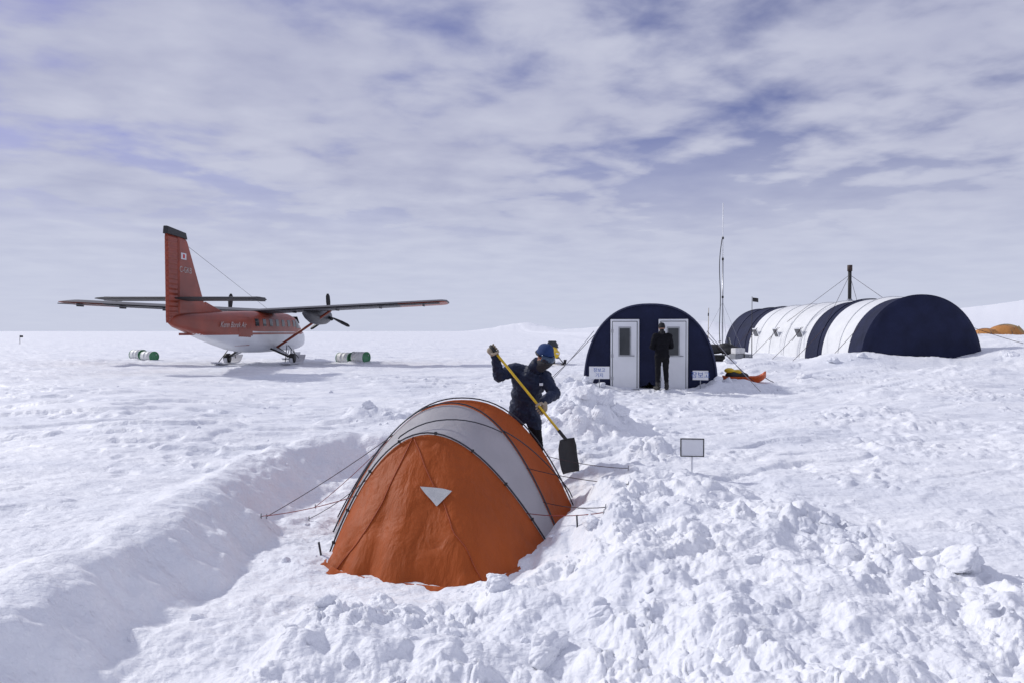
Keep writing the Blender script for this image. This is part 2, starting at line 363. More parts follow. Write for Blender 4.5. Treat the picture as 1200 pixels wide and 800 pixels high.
def head(name,c,face,up,parent,skin,hat,goggles=None,back=False,sc=1.0):
    f=Vector(face).normalized(); u=Vector(up); u=(u-f*u.dot(f)).normalized(); s=f.cross(u)
    M=Matrix((s,-f,u)).transposed(); c=Vector(c)
    T=lambda v:M@(Vector(v)*sc)+c
    E=lambda V,F,p,r:ell(V,F,T(p),tuple(q*sc for q in r),M)
    V=[];F=[]
    E(V,F,(0,.012,.03),(.076,.096,.09)); E(V,F,(0,-.022,-.045),(.058,.066,.068))
    E(V,F,(0,-.078,-.088),(.022,.016,.016))
    capsule(V,F,T((0,-.088,.012)),T((0,-.108,-.022)),.010,.015,10)
    for q in(-1,1):
        E(V,F,(.077*q,.01,-.005),(.009,.02,.032)); E(V,F,(.04*q,-.075,-.02),(.022,.02,.02))
        capsule(V,F,T((.012*q,-.094,.028)),T((.052*q,-.082,.028)),.008,.008,8)
    capsule(V,F,T((-.022,-.088,-.055)),T((.022,-.088,-.055)),.007,.007,8)
    remesh(name+'_face',V,F,.0055,[skin],parent,smooth=2)
    for q in(-1,1):
        V=[];F=[];E(V,F,(.031*q,-.082,.010),(.012,.008,.007)); mk(name+'_eye',V,F,BLACK,parent)
    V=[];F=[]; capsule(V,F,T((-.02,-.0955,-.058)),T((.02,-.0955,-.058)),.004,.004,8); mk(name+'_mouth',V,F,mat('lips',(.3,.1,.08),.5),parent)
    V=[];F=[]; capsule(V,F,T((0,.02,-.05)),T((0,.04,-.15)),.055,.062,14); mk(name+'_neck',V,F,skin if not back else hat,parent)
    rings=[]
    for zz,k in [(-.012,1.06),(.0,1.11),(.015,1.15),(.03,1.16),(.045,1.13),(.052,1.07),(.07,1.05),(.095,.96),(.115,.80),(.132,.52),(.141,.2),(.142,.02)]:
        rings.append([T((.081*k*math.cos(a),.012+.099*k*math.sin(a),zz+.022*(-math.sin(a))*(1 if zz<.06 else .3)+.012)) for a in [2*math.pi*i/28 for i in range(28)]])
    V,F=loft(rings); mk(name+'_knit_hat',V,F,hat,parent)
    if goggles:
        rows=[]
        for i in range(7):
            z=-.034+.066*i/6; e=math.sin(math.pi*i/6)*.014
            rows.append([T(((.086)*math.sin(a),.0-.108*math.cos(a)-e-.006,z+.008)) for a in np.linspace(-1.25,1.25,16)])
        V,F=loft(rows,False,False); g=mk(name+'_goggles',V,F,goggles,parent); sd_=g.modifiers.new('s','SOLIDIFY'); sd_.thickness=.014
        tube(name+'_goggle_strap',[T((.094*math.cos(a),.012+.112*math.sin(a),.014)) for a in np.linspace(-.3,math.pi+.3,18)],.013,BLACK,parent,6)
def body(name,J,jacket,trouser,boot,parent,hem,bootz,puff=1.0):
    V=[];F=[]
    v=lambda k:Vector(J[k])
    pel,ch,nk=v('pelvis'),v('chest'),v('neck')
    ax=(v('shR')-v('shL')).normalized(); up=(nk-pel).normalized(); fw=ax.cross(up).normalized(); ax=up.cross(fw)
    M=Matrix((ax,fw,up)).transposed()
    mid=pel.lerp(ch,.5)
    ell(V,F,ch,(.205*puff,.150*puff,.20),M); ell(V,F,mid,(.185*puff,.145*puff,.2),M); ell(V,F,pel+up*.03,(.190*puff,.150*puff,.17),M)
    capsule(V,F,v('shL'),v('shR'),.088*puff,.088*puff)
    capsule(V,F,ch.lerp(nk,.5),nk,.12*puff,.075*puff)
    for s in'LR':
        capsule(V,F,v('sh'+s),v('el'+s),.083*puff,.066*puff); capsule(V,F,v('el'+s),v('wr'+s),.066*puff,.050*puff)
        capsule(V,F,v('hip'+s),v('kn'+s),.105,.072); capsule(V,F,v('kn'+s),v('an'+s),.072,.058)
        t=v('toe'+s); a=v('an'+s); dirf=(t-a);dirf.z=0;dirf.normalize()
        low=Vector((a.x,a.y,t.z+.02))
        capsule(V,F,a,low+Vector((0,0,.03)),.06,.058); capsule(V,F,low-dirf*.05+Vector((0,0,.03)),t+Vector((0,0,.035)),.055,.052)
    ell(V,F,v('hipL').lerp(v('hipR'),.5),(.17,.13,.13),M)
    def sel(c):
        if c.z<bootz: return 2
        if (c-pel).dot(up)>hem: return 0
        if c.z>pel.z-.02: return 0
        return 1
    upn=np.array(up);pn_=np.array(pel)
    def post(C,Nm):
        t=(C-pn_)@upn
        k=np.where(C[:,2]<pel.z+.2,.016*np.exp(-((t-hem-.04)/.05)**2),0)
        q=np.where(t>hem,.008*(np.abs(np.sin(t*38+C[:,0]*3))-.6),0)*(puff>1.02)
        wz=.009*pn(C[:,0]*14+C[:,1]*9,C[:,2]*13,3)+.006*pn(C[:,0]*30,C[:,2]*34+C[:,1]*20,6)
        return C+Nm*(k+q+wz)[:,None]
    return remesh(name,V,F,.011,[jacket,trouser,boot],parent,sel,3,post)
NAVYJ=mat('navy_down_jacket',(.010,.017,.045),.6,var=.25,vscale=9,bump=.006,bscale=14,spec=.3)
BLKJ=mat('black_jacket',(.007,.007,.010),.85,var=.25,vscale=8,bump=.006,bscale=14,spec=.15)
BLKT=mat('black_trousers',(.009,.009,.011),.85,var=.25,vscale=8,bump=.005,bscale=14,spec=.15)
BOOT=mat('dark_boots',(.02,.018,.016),.7)
HATB=mat('blue_knit_hat',(.012,.04,.14),.9,bump=.006,bscale=90)
HATD=mat('dark_knit_hat',(.010,.010,.013),.9,bump=.004,bscale=90)
GOG=mat('mirror_goggles',(.05,.08,.13),.12,.6)
MASK=mat('dark_face_mask',(.03,.03,.035),.9,bump=.003,bscale=60)
man=empty('man_shovelling')
gz=-.27
J=dict(pelvis=(.17,9.15,.66),chest=(.22,9.0,1.03),neck=(.30,8.88,1.24),shR=(.03,9.02,1.19),shL=(.42,8.93,1.10),
 elR=(-.17,8.84,1.12),wrR=(-.215,8.73,1.385),elL=(.55,8.74,.90),wrL=(.40,8.565,.83),
 hipL=(.27,9.15,.60),hipR=(.07,9.17,.60),knL=(.34,9.02,.20),knR=(.04,9.06,.20),anL=(.37,9.12,-.17),anR=(.02,9.16,-.17),toeL=(.42,8.93,gz),toeR=(.0,8.97,gz))
body('down_jacket_and_trousers',J,NAVYJ,BLKT,BOOT,man,-.13,-.12,1.15)
head('head',(.42,8.78,1.375),(.55,-.72,-.42),(.15,-.15,1),man,SKIN,HATB,GOG,sc=1.12)
V=[];Fq=[]
ell(V,Fq,(.455,8.735,1.30),(.075,.075,.055)); capsule(V,Fq,(.44,8.76,1.30),(.36,8.84,1.25),.078,.085); remesh('neck_gaiter',V,Fq,.008,[MASK],man)
tube('jacket_collar',[(.30,8.89,1.20),(.335,8.86,1.27),(.36,8.84,1.30)],.105,NAVYJ,man,18,.09)
sA=Vector((-.262,8.690,1.495)); sB=Vector((.64,8.42,.40)); sd=(sB-sA).normalized()
hR=sA+sd*.03; tt=(.37-sA.x)/(sB.x-sA.x); hL=sA.lerp(sB,tt)
grip_hand('right_glove',hR,sd,Vector((-.1,.2,-.9)),J['wrR'],GLOVE,man,1.25)
grip_hand('left_glove',hL,-sd,Vector((.5,.5,.1)),J['wrL'],GLOVE,man,1.25)
box('chest_logo',(.375,8.77,1.02),(.05,.01,.035),WHITE_P,man,rot=Matrix.Rotation(.4,3,'Z'),bev=.002)
shov=empty('snow_shovel')
tube('shaft',[sA,sA.lerp(sB,.5),sB],.0165,YEL,shov,12)
tube('socket',[sB-sd*.10,sB+sd*.05],.022,BLACK,shov,12)
tube('grip',[sA-sd*.03,sA+sd*.12],.020,BLACK,shov,12)
bd=Vector((.14,-.05,-.98)).normalized(); bx=Vector((.93,.36,.10)); bx=(bx-bd*bx.dot(bd)).normalized(); bn=bd.cross(bx)
rows=[]
for i in range(13):
    t=i/12; w=.125*(.80+.20*min(1,t*4))*(1 if t<.8 else 1-.12*((t-.8)/.2)**2); row=[]
    for k in range(13):
        s=-1+k/6; row.append(sB+sd*.03+bd*(.42*t)+bx*w*s+bn*(.05*s*s*(1-.3*t)-.03*math.sin(t*3)))
    rows.append(row)
V,Fq=loft(rows,False,False); bl=mk('blade',V,Fq,BLACK,shov); m_=bl.modifiers.new('s','SOLIDIFY'); m_.thickness=.008
per=empty('person_at_door'); px0,py0=4.08,18.55; pz=g1(px0,py0)+.0
q=lambda x,y,z:(px0+x,py0+y,pz+z)
J2=dict(pelvis=q(0,0,.98),chest=q(0,.02,1.30),neck=q(0,.03,1.52),shL=q(-.19,.0,1.44),shR=q(.19,.0,1.44),
 elL=q(-.27,.03,1.15),wrL=q(-.13,.25,1.10),elR=q(.27,.06,1.16),wrR=q(.17,.30,1.12),
 hipL=q(-.095,0,.90),hipR=q(.095,0,.90),knL=q(-.11,.03,.50),knR=q(.11,.02,.50),anL=q(-.12,-.02,.12),anR=q(.12,-.03,.12),toeL=q(-.15,.17,0),toeR=q(.15,.16,0))
body('jacket_and_trousers',J2,BLKJ,BLKT,BOOT,per,-.12,pz+.2,1.0)
head('head',q(0,.05,1.66),(.1,1,-.25),(0,.1,1),per,SKIN,HATD,None,True)
tube('hood_collar',[q(0,.02,1.46),q(0,.03,1.54),q(0,.03,1.58)],.10,BLKJ,per,16,.085)
grip_hand('left_glove',q(-.05,.33,1.10),(0,0,1),(-.4,-.9,0),J2['wrL'],BLKJ,per)
grip_hand('right_glove',q(.12,.39,1.12),(0,0,1),(.4,-.9,0),J2['wrR'],BLKJ,per)
# ------------------------------------------------------------ arch huts
def arch(hw,h,n=40,p=2.35):
    out=[]
    for k in range(n+1):
        a=math.pi*k/n; c,s=math.cos(a),math.sin(a)
        out.append((-hw*math.copysign(abs(c)**(2/p),c),h*abs(s)**(2/p)))
    return out
def hut_shell(prefix,parent,hw,h,segs,rib,base=-.5,p=2.35,sagd=.03):
    for i,(y0,y1,m) in enumerate(segs):
        nn=max(2,int(round((y1-y0)/.25))); rows=[]
        for k in range(nn+1):
            y=y0+(y1-y0)*k/nn; s=1-sagd*abs(math.sin(math.pi*(y-segs[0][0])/rib))
            A_=arch(hw,h,44,p); row=[Vector((-hw*1.0,y,base))]+[Vector((x*(s*.5+.5),y,z*s)) for x,z in A_]+[Vector((hw,y,base))]
            rows.append(row)
        V,Fq=loft(rows,False,False); mk(prefix+'_cover',V,Fq,m,parent)
def end_wall(name,parent,hw,h,y,m,dome=.0,p=2.35,base=-.5):
    A_=[(-hw,base)]+arch(hw,h,44,p)+[(hw,base)]; rows=[]
    for s in np.linspace(1,.02,14):
        rows.append([Vector((x*s,y-dome*(1-s**2)**.5,z*s+(1-s)*.2)) for x,z in A_])
    V,Fq=loft(rows,False,False); return mk(name,V,Fq,m,parent)
th=math.atan2(3.92,19.6)
hut=empty('navy_arch_hut',(3.95,19.6,0),-th)
hut_shell('shell',hut,1.86,2.45,[(0,3.6,NAVY)],1.2,sagd=.015)
end_wall('front_wall',hut,1.85,2.44,.02,NAVY); end_wall('back_wall',hut,1.85,2.44,3.58,NAVY)
tube('front_piping',[Vector((x*1.005,-.02,z*1.005)) for x,z in arch(1.86,2.45,44)],.028,mat('navy_trim',(.02,.026,.07),.6),hut,8)
GASK=mat('door_gasket',(.10,.11,.12),.7)
for dx in (-.70,.66):
    box('door_frame',(dx,-.03,1.0),(.82,.08,2.08),WHITE_P,hut,bev=.015)
    box('door_gasket',(dx,-.0715,.99),(.72,.006,1.99),GASK,hut,bev=0)
    box('door_leaf',(dx,-.095,.99),(.68,.04,1.95),WHITE_P,hut,bev=.012)
    box('window_frame',(dx,-.118,1.40),(.36,.03,.84),STEEL,hut,bev=.008)
    box('door_window',(dx,-.135,1.40),(.29,.02,.76),GLASS,hut,bev=.004)
    box('threshold',(dx,-.12,.03),(.82,.2,.06),STEEL,hut)
    tube('door_handle',[(dx+.27,-.11,1.0),(dx+.27,-.17,1.0),(dx+.18,-.17,1.0)],.013,STEEL,hut)
    for zz in(.35,1.0,1.7): box('hinge',(dx-.35,-.12,zz),(.05,.02,.1),STEEL,hut,bev=.003)
PCORD=mat('pale_cord',(.3,.3,.32),.8)
for sx in(-1,1):
    tube('hut_guy_line',sag((sx*1.6,0.1,1.7),(sx*2.9,-.9,.1),.03),.010,PCORD,hut,5)
    tube('hut_guy_line',sag((sx*1.7,1.8,1.6),(sx*3.2,1.8,.1),.03),.010,LINE_D,hut,5)
hut2=empty('striped_arch_hut',(16.8,28,.3),.0)
hut_shell('shell',hut2,2.5,2.9,[(0,1.2,NAVY),(1.2,3.6,WHITE_C),(3.6,5.4,NAVY),(5.4,13.4,WHITE_C),(13.4,18,NAVY)],2.0,p=2.1,sagd=.03)
end_wall('front_wall',hut2,2.5,2.9,0,NAVY,.35,2.1); end_wall('back_wall',hut2,2.5,2.9,18,NAVY,0,2.1)
for k in range(1,9):
    y=k*2.0
    tube('rib_strap',[Vector((x*1.003,y,z*1.003)) for x,z in arch(2.5,2.9,44,2.1)],.02,WHITE_C if (1.2<=y<3.6 or 5.4<=y<13.4) else NAVY,hut2,6)
for y,w_ in ((6.3,.62),(9.3,.4),(12.4,.62)):
    a=Matrix.Rotation(math.radians(-22),3,'Y')
    box('window_flap',(-2.40,y,1.30),(.05,w_,.42),GLASS,hut2,rot=a); box('window_surround',(-2.375,y,1.30),(.05,w_+.14,.56),WHITE_P,hut2,rot=a)
    tube('window_flap_cord',[(-2.42,y-.4,1.6),(-2.9,y-.4,.9)],.012,LINE_D,hut2,5)
for y in (0.5,3.6,6,9,13):
    tube('hut_guy_line',sag((-2.3,y,1.6),(-4.1,y-.6,.0),.03),.011,LINE_D,hut2,5)
    tube('hut_guy_line',sag((2.3,y,1.6),(4.1,y-.6,.9),.03),.011,LINE_D,hut2,5)
tube('stove_pipe',[(.05,6.1,2.7),(.05,6.1,4.4)],.085,BLACK,hut2,14)
tube('pipe_cowl',[(.05,6.1,4.38),(.05,6.1,4.50),(.05,6.1,4.52),(.05,6.1,4.68)],.12,mat('rusty_cowl',(.05,.03,.025),.7),hut2,14)
tube('pipe_flashing',[(.05,6.1,2.8),(.05,6.1,3.0)],.22,STEEL,hut2,14,.1)
for a,b in ((-2.1,3.8),(2.1,4.0),(-1.9,9.0),(2.0,8.6)):
    tube('pipe_stay',[(.05,6.1,4.2),(a,b,1.9)],.010,LINE_D,hut2,5)
# ------------------------------------------------------------ antenna mast
ant=empty('radio_antenna_mast',(11.1,36,g1(11.1,36)))
tube('mast',[(0,0,0),(0,0,5.2)],.035,STEEL,ant,10); tube('whip',[(0,0,5.2),(0,0,8.2)],.030,WHITE_P,ant,8,.024)
cab=[Vector((-.05-.12*math.sin(t*3.1)-.05*math.sin(t*9),0,6.3-t*5.9)) for t in np.linspace(0,1,24)]
tube('feed_cable',cab,.022,BLACK,ant,6)
for z in(3.2,5.2,6.3): tube('clamp',[(0,0,z),(0,0,z+.12)],.055,BLACK,ant,8)
for a in(0,2.1,4.2): tube('mast_stay',sag((0,0,3.0),(1.6*math.cos(a+.4),1.6*math.sin(a+.4),0),.02),.006,PCORD,ant,5)
fp=empty('flag_pole',(13.0,37,g1(13,37)))
tube('pole',[(0,0,0),(0,0,3.1)],.025,BLACK,fp,8,.015)
V,Fq=loft([[Vector((.03+.32*i/8,.03*math.sin(i*.9),3.05-.22*j/3-.05*i/8)) for i in range(9)] for j in range(4)],False,False); mk('flag',V,Fq,BLACK,fp)
fp2=empty('bamboo_marker_pole',(9.6,33.5,g1(9.6,33.5))); tube('cane',[(0,0,0),(.05,0,2.6)],.02,mat('bamboo',(.3,.22,.1),.6),fp2,8,.012); tube('band',[(.03,0,2.2),(.035,0,2.35)],.03,BLACK,fp2,8)
# ------------------------------------------------------------ signs
def label_sign(name,x,y,zc,w,h,txt,rot=0,frame_m=None):
    e=empty(name,(x,y,0),rot); g=g1(x,y)
    box('board',(0,0,zc),(w,.02,h),WHITE_P,e,bev=.004)
    if frame_m:
        t=.010
        for a,b,c,d in((0,h/2,w+t*2,t),(0,-h/2,w+t*2,t)): box('frame_rail',(a,-.002,zc+b),(c,.03,d),frame_m,e,bev=.002)
        for a in(-1,1): box('frame_stile',(a*(w/2+t/2),-.002,zc),(t,.03,h-t),frame_m,e,bev=.002)
    tube('post',[(0,.02,g-.15),(0,.02,zc+h*.3)],.012,STEEL if not frame_m else WHITE_P,e,8)
    if txt:
        for k,t in enumerate(txt):
            cu=bpy.data.curves.new('lettering','FONT'); cu.body=t; cu.size=h*.55/len(txt)*1.3; cu.align_x='CENTER'; cu.align_y='CENTER'; cu.extrude=.001
            cu.materials.append(BLUE_TXT)
            o=bpy.data.objects.new('lettering',cu); COL.objects.link(o); o.parent=e; o.location=(0,-.013,zc+(len(txt)-1)*h*.2-k*h*.42); o.rotation_euler=(math.pi/2,0,0)
label_sign('hut_name_sign',2.42,18.9,.56,.56,.34,['장보고','기지'],-.12)
label_sign('hut_name_sign.001',5.25,19.0,.48,.42,.26,['장보고'],-.25)
label_sign('small_placard_sign',2.13,8.05,.33,.255,.205,None,-.1,BLACK)
# ------------------------------------------------------------ orange sled with gear
sx,sy=7.35,21.6; sl=empty('orange_cargo_sled',(sx,sy,g1(sx,sy)),-.25)
SLO=mat('orange_plastic',(.65,.11,.015),.35)
rows=[]
for i in range(15):
    t=i/14; x=-.65+1.3*t; w=.27*(1-.75*max(0,(t-.75)/.25)**2); lift=.18*max(0,(t-.75)/.25)**2
    rows.append([Vector((x,s*w*(1.15 if abs(s)>.9 else 1),lift+.02+(.19 if abs(s)>.9 else (.03 if abs(s)>.6 else 0)))) for s in(-1,-.92,-.7,-.3,.3,.7,.92,1)])
V,Fq=loft(rows,False,False); o=mk('hull',V,Fq,SLO,sl); m_=o.modifiers.new('s','SOLIDIFY'); m_.thickness=.012
V=[];Fq=[]; ell(V,Fq,(-.32,0,.24),(.26,.2,.15)); ell(V,Fq,(-.05,.02,.22),(.2,.18,.13)); remesh('duffel_bag',V,Fq,.02,[BLACK],sl)
V=[];Fq=[]; ell(V,Fq,(-.45,-.03,.40),(.16,.13,.09)); ell(V,Fq,(-.2,-.02,.36),(.14,.12,.08)); remesh('yellow_dry_bag',V,Fq,.02,[YEL],sl)
tube('tow_rope',sag((.62,0,.2),(1.1,-.3,.03),.05),.012,BLACK,sl,6)
# ------------------------------------------------------------ fuel drums
GRN=mat('green_drum_end',(.05,.22,.10),.5); DRW=mat('white_drum_paint',(.72,.73,.72),.5,bump=.01,bscale=5)
def drum(x,y,rot):
    e=empty('fuel_drum',(x,y,g1(x,y)+.18),rot)
    prof=[(-.44,.285),(-.42,.30),(-.16,.295),(-.15,.308),(-.13,.308),(-.12,.295),(.12,.295),(.13,.308),(.15,.308),(.16,.295),(.42,.30),(.44,.285)]
    V,Fq=loft([[Vector((a,r*math.cos(t),r*math.sin(t))) for t in [2*math.pi*k/28 for k in range(28)]] for a,r in prof],False); mk('barrel',V,Fq,DRW,e)
    for s in(-1,1):
        V,Fq=loft([[Vector((s*a,r*math.cos(t),r*math.sin(t))) for t in [2*math.pi*k/28 for k in range(28)]] for a,r in((.40,.305),(.455,.305),(.46,.28),(.435,.275),(.435,.01))],False); mk('lid',V,Fq,GRN,e)
    tube('bung',[(.43,.12,.12),(.455,.12,.12)],.04,STEEL,e)
drum(-8.05,36.2,-.5); drum(-8.95,36.7,-.55); drum(-21.0,39.5,-.45); drum(-21.9,40.0,-.5)
# ------------------------------------------------------------ ski plane
PX,PY=-13.28,36.0
pl=empty('ski_plane',(PX,PY,g1(PX,PY)-.02),math.radians(90-.6))
WH=mat('white_aircraft_paint',(.66,.67,.70),.4,var=.06,vscale=1.2,coat=.1)
DKW=mat('wing_paint',(.055,.055,.065),.5,var=.2,vscale=1)
secs=[(-9.35,.06,2.02,2.22),(-9.0,.14,1.88,2.36),(-8,.26,1.68,2.45),(-6.5,.42,1.36,2.53),(-5,.57,1.08,2.60),(-3.4,.72,.82,2.68),(-2,.80,.68,2.73),(-.5,.82,.64,2.76),(1.5,.82,.64,2.76),(3,.82,.64,2.74),(3.8,.80,.64,2.62),(4.5,.74,.66,2.25),(5.0,.66,.70,1.95),(5.8,.52,.78,1.75),(6.5,.30,.95,1.52),(6.75,.08,1.12,1.35)]
from bisect import bisect
def fus(x):
    k=max(0,min(len(secs)-2,bisect([s[0] for s in secs],x)-1)); a,b=secs[k],secs[k+1]; f=(x-a[0])/(b[0]-a[0]); return [a[i]*(1-f)+b[i]*f for i in range(4)]
R=[];nx=90;ns=64
for i in range(nx+1):
    x=-9.35+16.1*i/nx; _,hw,zb,zt=fus(x); c=(zb+zt)/2;hh=(zt-zb)/2
    R.append([Vector((x,hw*math.copysign(abs(math.cos(a))**.62,math.cos(a)),c+hh*math.copysign(abs(math.sin(a))**.62,math.sin(a)))) for a in [2*math.pi*k/ns for k in range(ns)]])
V,Fq=loft(R); fu=mk('fuselage',V,Fq,[ORG_P,WH],pl)
for p in fu.data.polygons: p.material_index=0 if p.center.z>1.62 else 1
def side(x0,x1,z0,z1,name,m,off=.012,s=-1,nxs=6):
    rows=[]
    for z in np.linspace(z0,z1,4):
        row=[]
        for x in np.linspace(x0,x1,nxs):
            _,hw,zb,zt=fus(x); c=(zb+zt)/2;hh=(zt-zb)/2; sn=min(1,abs((z-c)/hh)); a=math.asin(sn**(1/.62))
            row.append(Vector((x,s*(hw*math.cos(a)**.62+off),z)))
        rows.append(row)
    V,Fq=loft(rows,False,False); return mk(name,V,Fq,m,pl)
for s in(-1,1):
    for x in(-2.6,-1.7,-.8,.1,1.0,1.9,2.8): side(x,x+.42,1.98,2.34,'cabin_window',GLASS,s=s)
    side(3.35,4.15,1.9,2.4,'cockpit_window',GLASS,s=s)
    side(-8.6,4.6,1.56,1.66,'cheat_line',ORG_P,.006,s,60)
side(-4.3,-3.1,1.05,2.4,'cargo_door',mat('door_orange',(.23,.036,.015),.4),.010)
V,Fq=loft([[Vector((4.15,y,2.55)) for y in(-.6,-.2,.2,.6)],[Vector((4.75,y*.9,2.15)) for y in(-.6,-.2,.2,.6)]],False,False); mk('windshield',[v+Vector((.05,0,.03)) for v in V],Fq,GLASS,pl)
cu=bpy.data.curves.new('fuselage_lettering','FONT'); cu.body='Kenn Borek Air'; cu.size=.36; cu.shear=.4; cu.extrude=.002; cu.materials.append(mat('dark_lettering',(.42,.36,.34),.5))
o=bpy.data.objects.new('fuselage_lettering',cu); COL.objects.link(o); o.parent=pl; o.location=(-6.0,-.53,1.90); o.rotation_euler=(math.pi/2,0,-math.atan2(.30,3.2))
def foil(c,t):
    top=[(0.5-.5*math.cos(math.pi*k/10)) for k in range(11)]
    f=lambda x:5*t*(.2969*math.sqrt(x)-.126*x-.3516*x*x+.2843*x**3-.1036*x**4)
    return [(c*(.35-x),c*(f(x)+.02)) for x in top]+[(c*(.35-x),-c*f(x)*.75) for x in top[::-1][1:-1]]
R=[]
for y in [-9.95,-9.85,-9.6]+list(np.linspace(-9,9,13))+[9.6,9.85,9.95]:
    k=.35 if abs(y)>9.9 else (.8 if abs(y)>9.8 else 1); z=2.72+abs(y)*.050
    R.append([Vector((a*(.6+.4*k)-.1,y,z+b*k)) for a,b in foil(1.98,.15)])
V,Fq=loft(R); wg=mk('wing',V,Fq,[DKW,ORG_P],pl)
for p in wg.data.polygons: p.material_index=1 if p.normal.z>.1 and abs(p.center.y)>7.5 else 0
for s in(-1,1):
    for y in(2.2,4.4,6.6,8.8): box('flap_hinge',(-1.15,s*y,2.62+y*.050),(.55,.05,.16),DKW,pl)
    box('aileron_flap',(-1.42,s*5.6,2.65+5.6*.050),(.42,8.1,.05),DKW,pl,rot=Matrix.Rotation(s*.050,3,'X'))
def slab(name,outline,t,m,c=0):
    R=[]
    cx=sum(p[0] for p in outline)/len(outline);cz=sum(p[1] for p in outline)/len(outline)
    for off,k in((-t,.93),(-t*.6,1),(t*.6,1),(t,.93)):
        R.append([Vector((cx+(a-cx)*k,c+off,cz+(b-cz)*k)) for a,b in outline])
    V,Fq=loft(R); return mk(name,V,Fq,m,pl,False)
FINM=mat('fin_orange',(.26,.040,.016),.45,var=.15,vscale=2,wave=(1.6,.03,'Z'))
slab('fin',[(-8.75,2.35),(-5.6,2.5),(-6.5,2.85),(-8.05,5.45),(-8.75,5.5)],.09,ORG_P)
slab('rudder',[(-9.5,2.05),(-8.77,2.2),(-8.77,5.5),(-9.55,5.5)],.07,FINM)
slab('fin_cap',[(-9.65,5.5),(-7.98,5.47),(-8.1,5.72),(-9.6,5.8)],.10,BLACK)
slab('dorsal_fillet',[(-6.8,2.4),(-4.4,2.58),(-6.3,3.0)],.05,ORG_P)
box('fin_flag',(-8.35,-.095,4.75),(.42,.012,.26),WH,pl,bev=.002); box('fin_flag_leaf',(-8.35,-.103,4.75),(.16,.01,.16),mat('red_mark',(.5,.02,.02),.5),pl,bev=.002)
cu=bpy.data.curves.new('registration_lettering','FONT'); cu.body='C-GKB'; cu.size=.34; cu.extrude=.002; cu.materials.append(bpy.data.materials['dark_lettering'])
o=bpy.data.objects.new('registration_lettering',cu); COL.objects.link(o); o.parent=pl; o.location=(-8.7,-.097,4.1); o.rotation_euler=(math.pi/2,0,0)
R=[]
for y in(-3.2,-3.05,-2,0,2,3.05,3.2):
    k=.5 if abs(y)>3.1 else 1; R.append([Vector((a*(.7+.3*k)-8.1,y,3.02+b*k)) for a,b in foil(1.5,.11)])
V,Fq=loft(R); mk('tailplane',V,Fq,BLACK,pl)
def ski(x0,y0,L,w):
    R=[]
    for i in range(17):
        t=i/16; x=x0-L*.5+L*t; l=.38*max(0,(t-.78)/.22)**2+.08*max(0,(.08-t)/.08)
        R.append([Vector((x,y0-w/2,.05+l)),Vector((x,y0+w/2,.05+l)),Vector((x,y0+w/2,.10+l)),Vector((x,y0-w/2,.10+l))])
    V,Fq=loft(R); mk('ski',V,Fq,WH,pl,False)
    box('ski_pedestal',(x0,y0,.22),(.55,.16,.26),WH,pl,bev=.03)
    tube('ski_rigging',[(x0+L*.38,y0,.30),(x0+.1,y0*.85,1.0)],.022,BLACK,pl,5); tube('ski_rigging',[(x0-L*.42,y0,.12),(x0-.1,y0*.85,1.0)],.022,BLACK,pl,5)
for s in(-1,1):
    box('elevator_horn',(-8.0,s*3.0,3.04),(.9,.22,.16),BLACK,pl)
    y=s*2.85; R=[]
    for x,r,zc in((-1.7,.10,2.62),(-1.0,.28,2.58),(-.2,.40,2.52),(.8,.44,2.50),(1.9,.42,2.52),(2.5,.33,2.55),(2.75,.22,2.57)):
        R.append([Vector((x,y+r*.85*math.cos(a),zc+r*math.sin(a))) for a in [2*math.pi*k/24 for k in range(24)]])
    V,Fq=loft(R); mk('engine_nacelle',V,Fq,DKW,pl)
    tube('spinner',[(2.75,y,2.57),(2.95,y,2.57),(3.2,y,2.57)],.19,STEEL,pl,16,.03)
    for q_ in(-1,1): tube('exhaust_stack',[(1.6,y+q_*.3,2.5),(1.5,y+q_*.55,2.4),(1.2,y+q_*.6,2.38)],.09,BLACK,pl)
    for k in range(3):
        a=math.radians(90+4*s+120*k); d=Vector((0,math.cos(a),math.sin(a))); p=Vector((0,-math.sin(a),math.cos(a))); R=[]
        for t,w,tw in((.1,.06,.5),(.35,.10,.7),(.8,.13,.9),(1.15,.11,1.1),(1.29,.05,1.2)):
            ch=p*math.sin(tw)*w+Vector((1,0,0))*math.cos(tw)*w; n2=ch.cross(d).normalized()*.014
            o_=Vector((2.9,y,2.57))+d*t; R.append([o_+ch,o_+n2,o_-ch,o_-n2])
        V,Fq=loft(R); mk('propeller_blade',V,Fq,BLACK,pl)
    tube('wing_strut',[(.1,s*.8,.85),(.0,s*3.75,2.82)],.065,ORG_P,pl,10)
    tube('gear_leg',[(.0,s*.75,.85),(-.1,s*1.6,.42)],.09,WH,pl,10,.06); tube('gear_brace',[(-.6,s*.75,.85),(-.15,s*1.6,.40)],.05,BLACK,pl)
    tube('gear_brace',[(.6,s*.75,.85),(.05,s*1.6,.40)],.04,BLACK,pl)
    ski(-.05,s*1.72,2.7,.55)
    tube('main_wheel',[(-.05,s*1.72-.12,.34),(-.05,s*1.72+.12,.34)],.24,BLACK,pl,24)
ski(4.9,0.001,1.9,.5); tube('nose_leg',[(4.9,0,.3),(4.8,0,.9)],.06,STEEL,pl)
tube('aerial_wire',[(-8.5,0,5.4),(1,0,2.95)],.007,BLACK,pl,5)
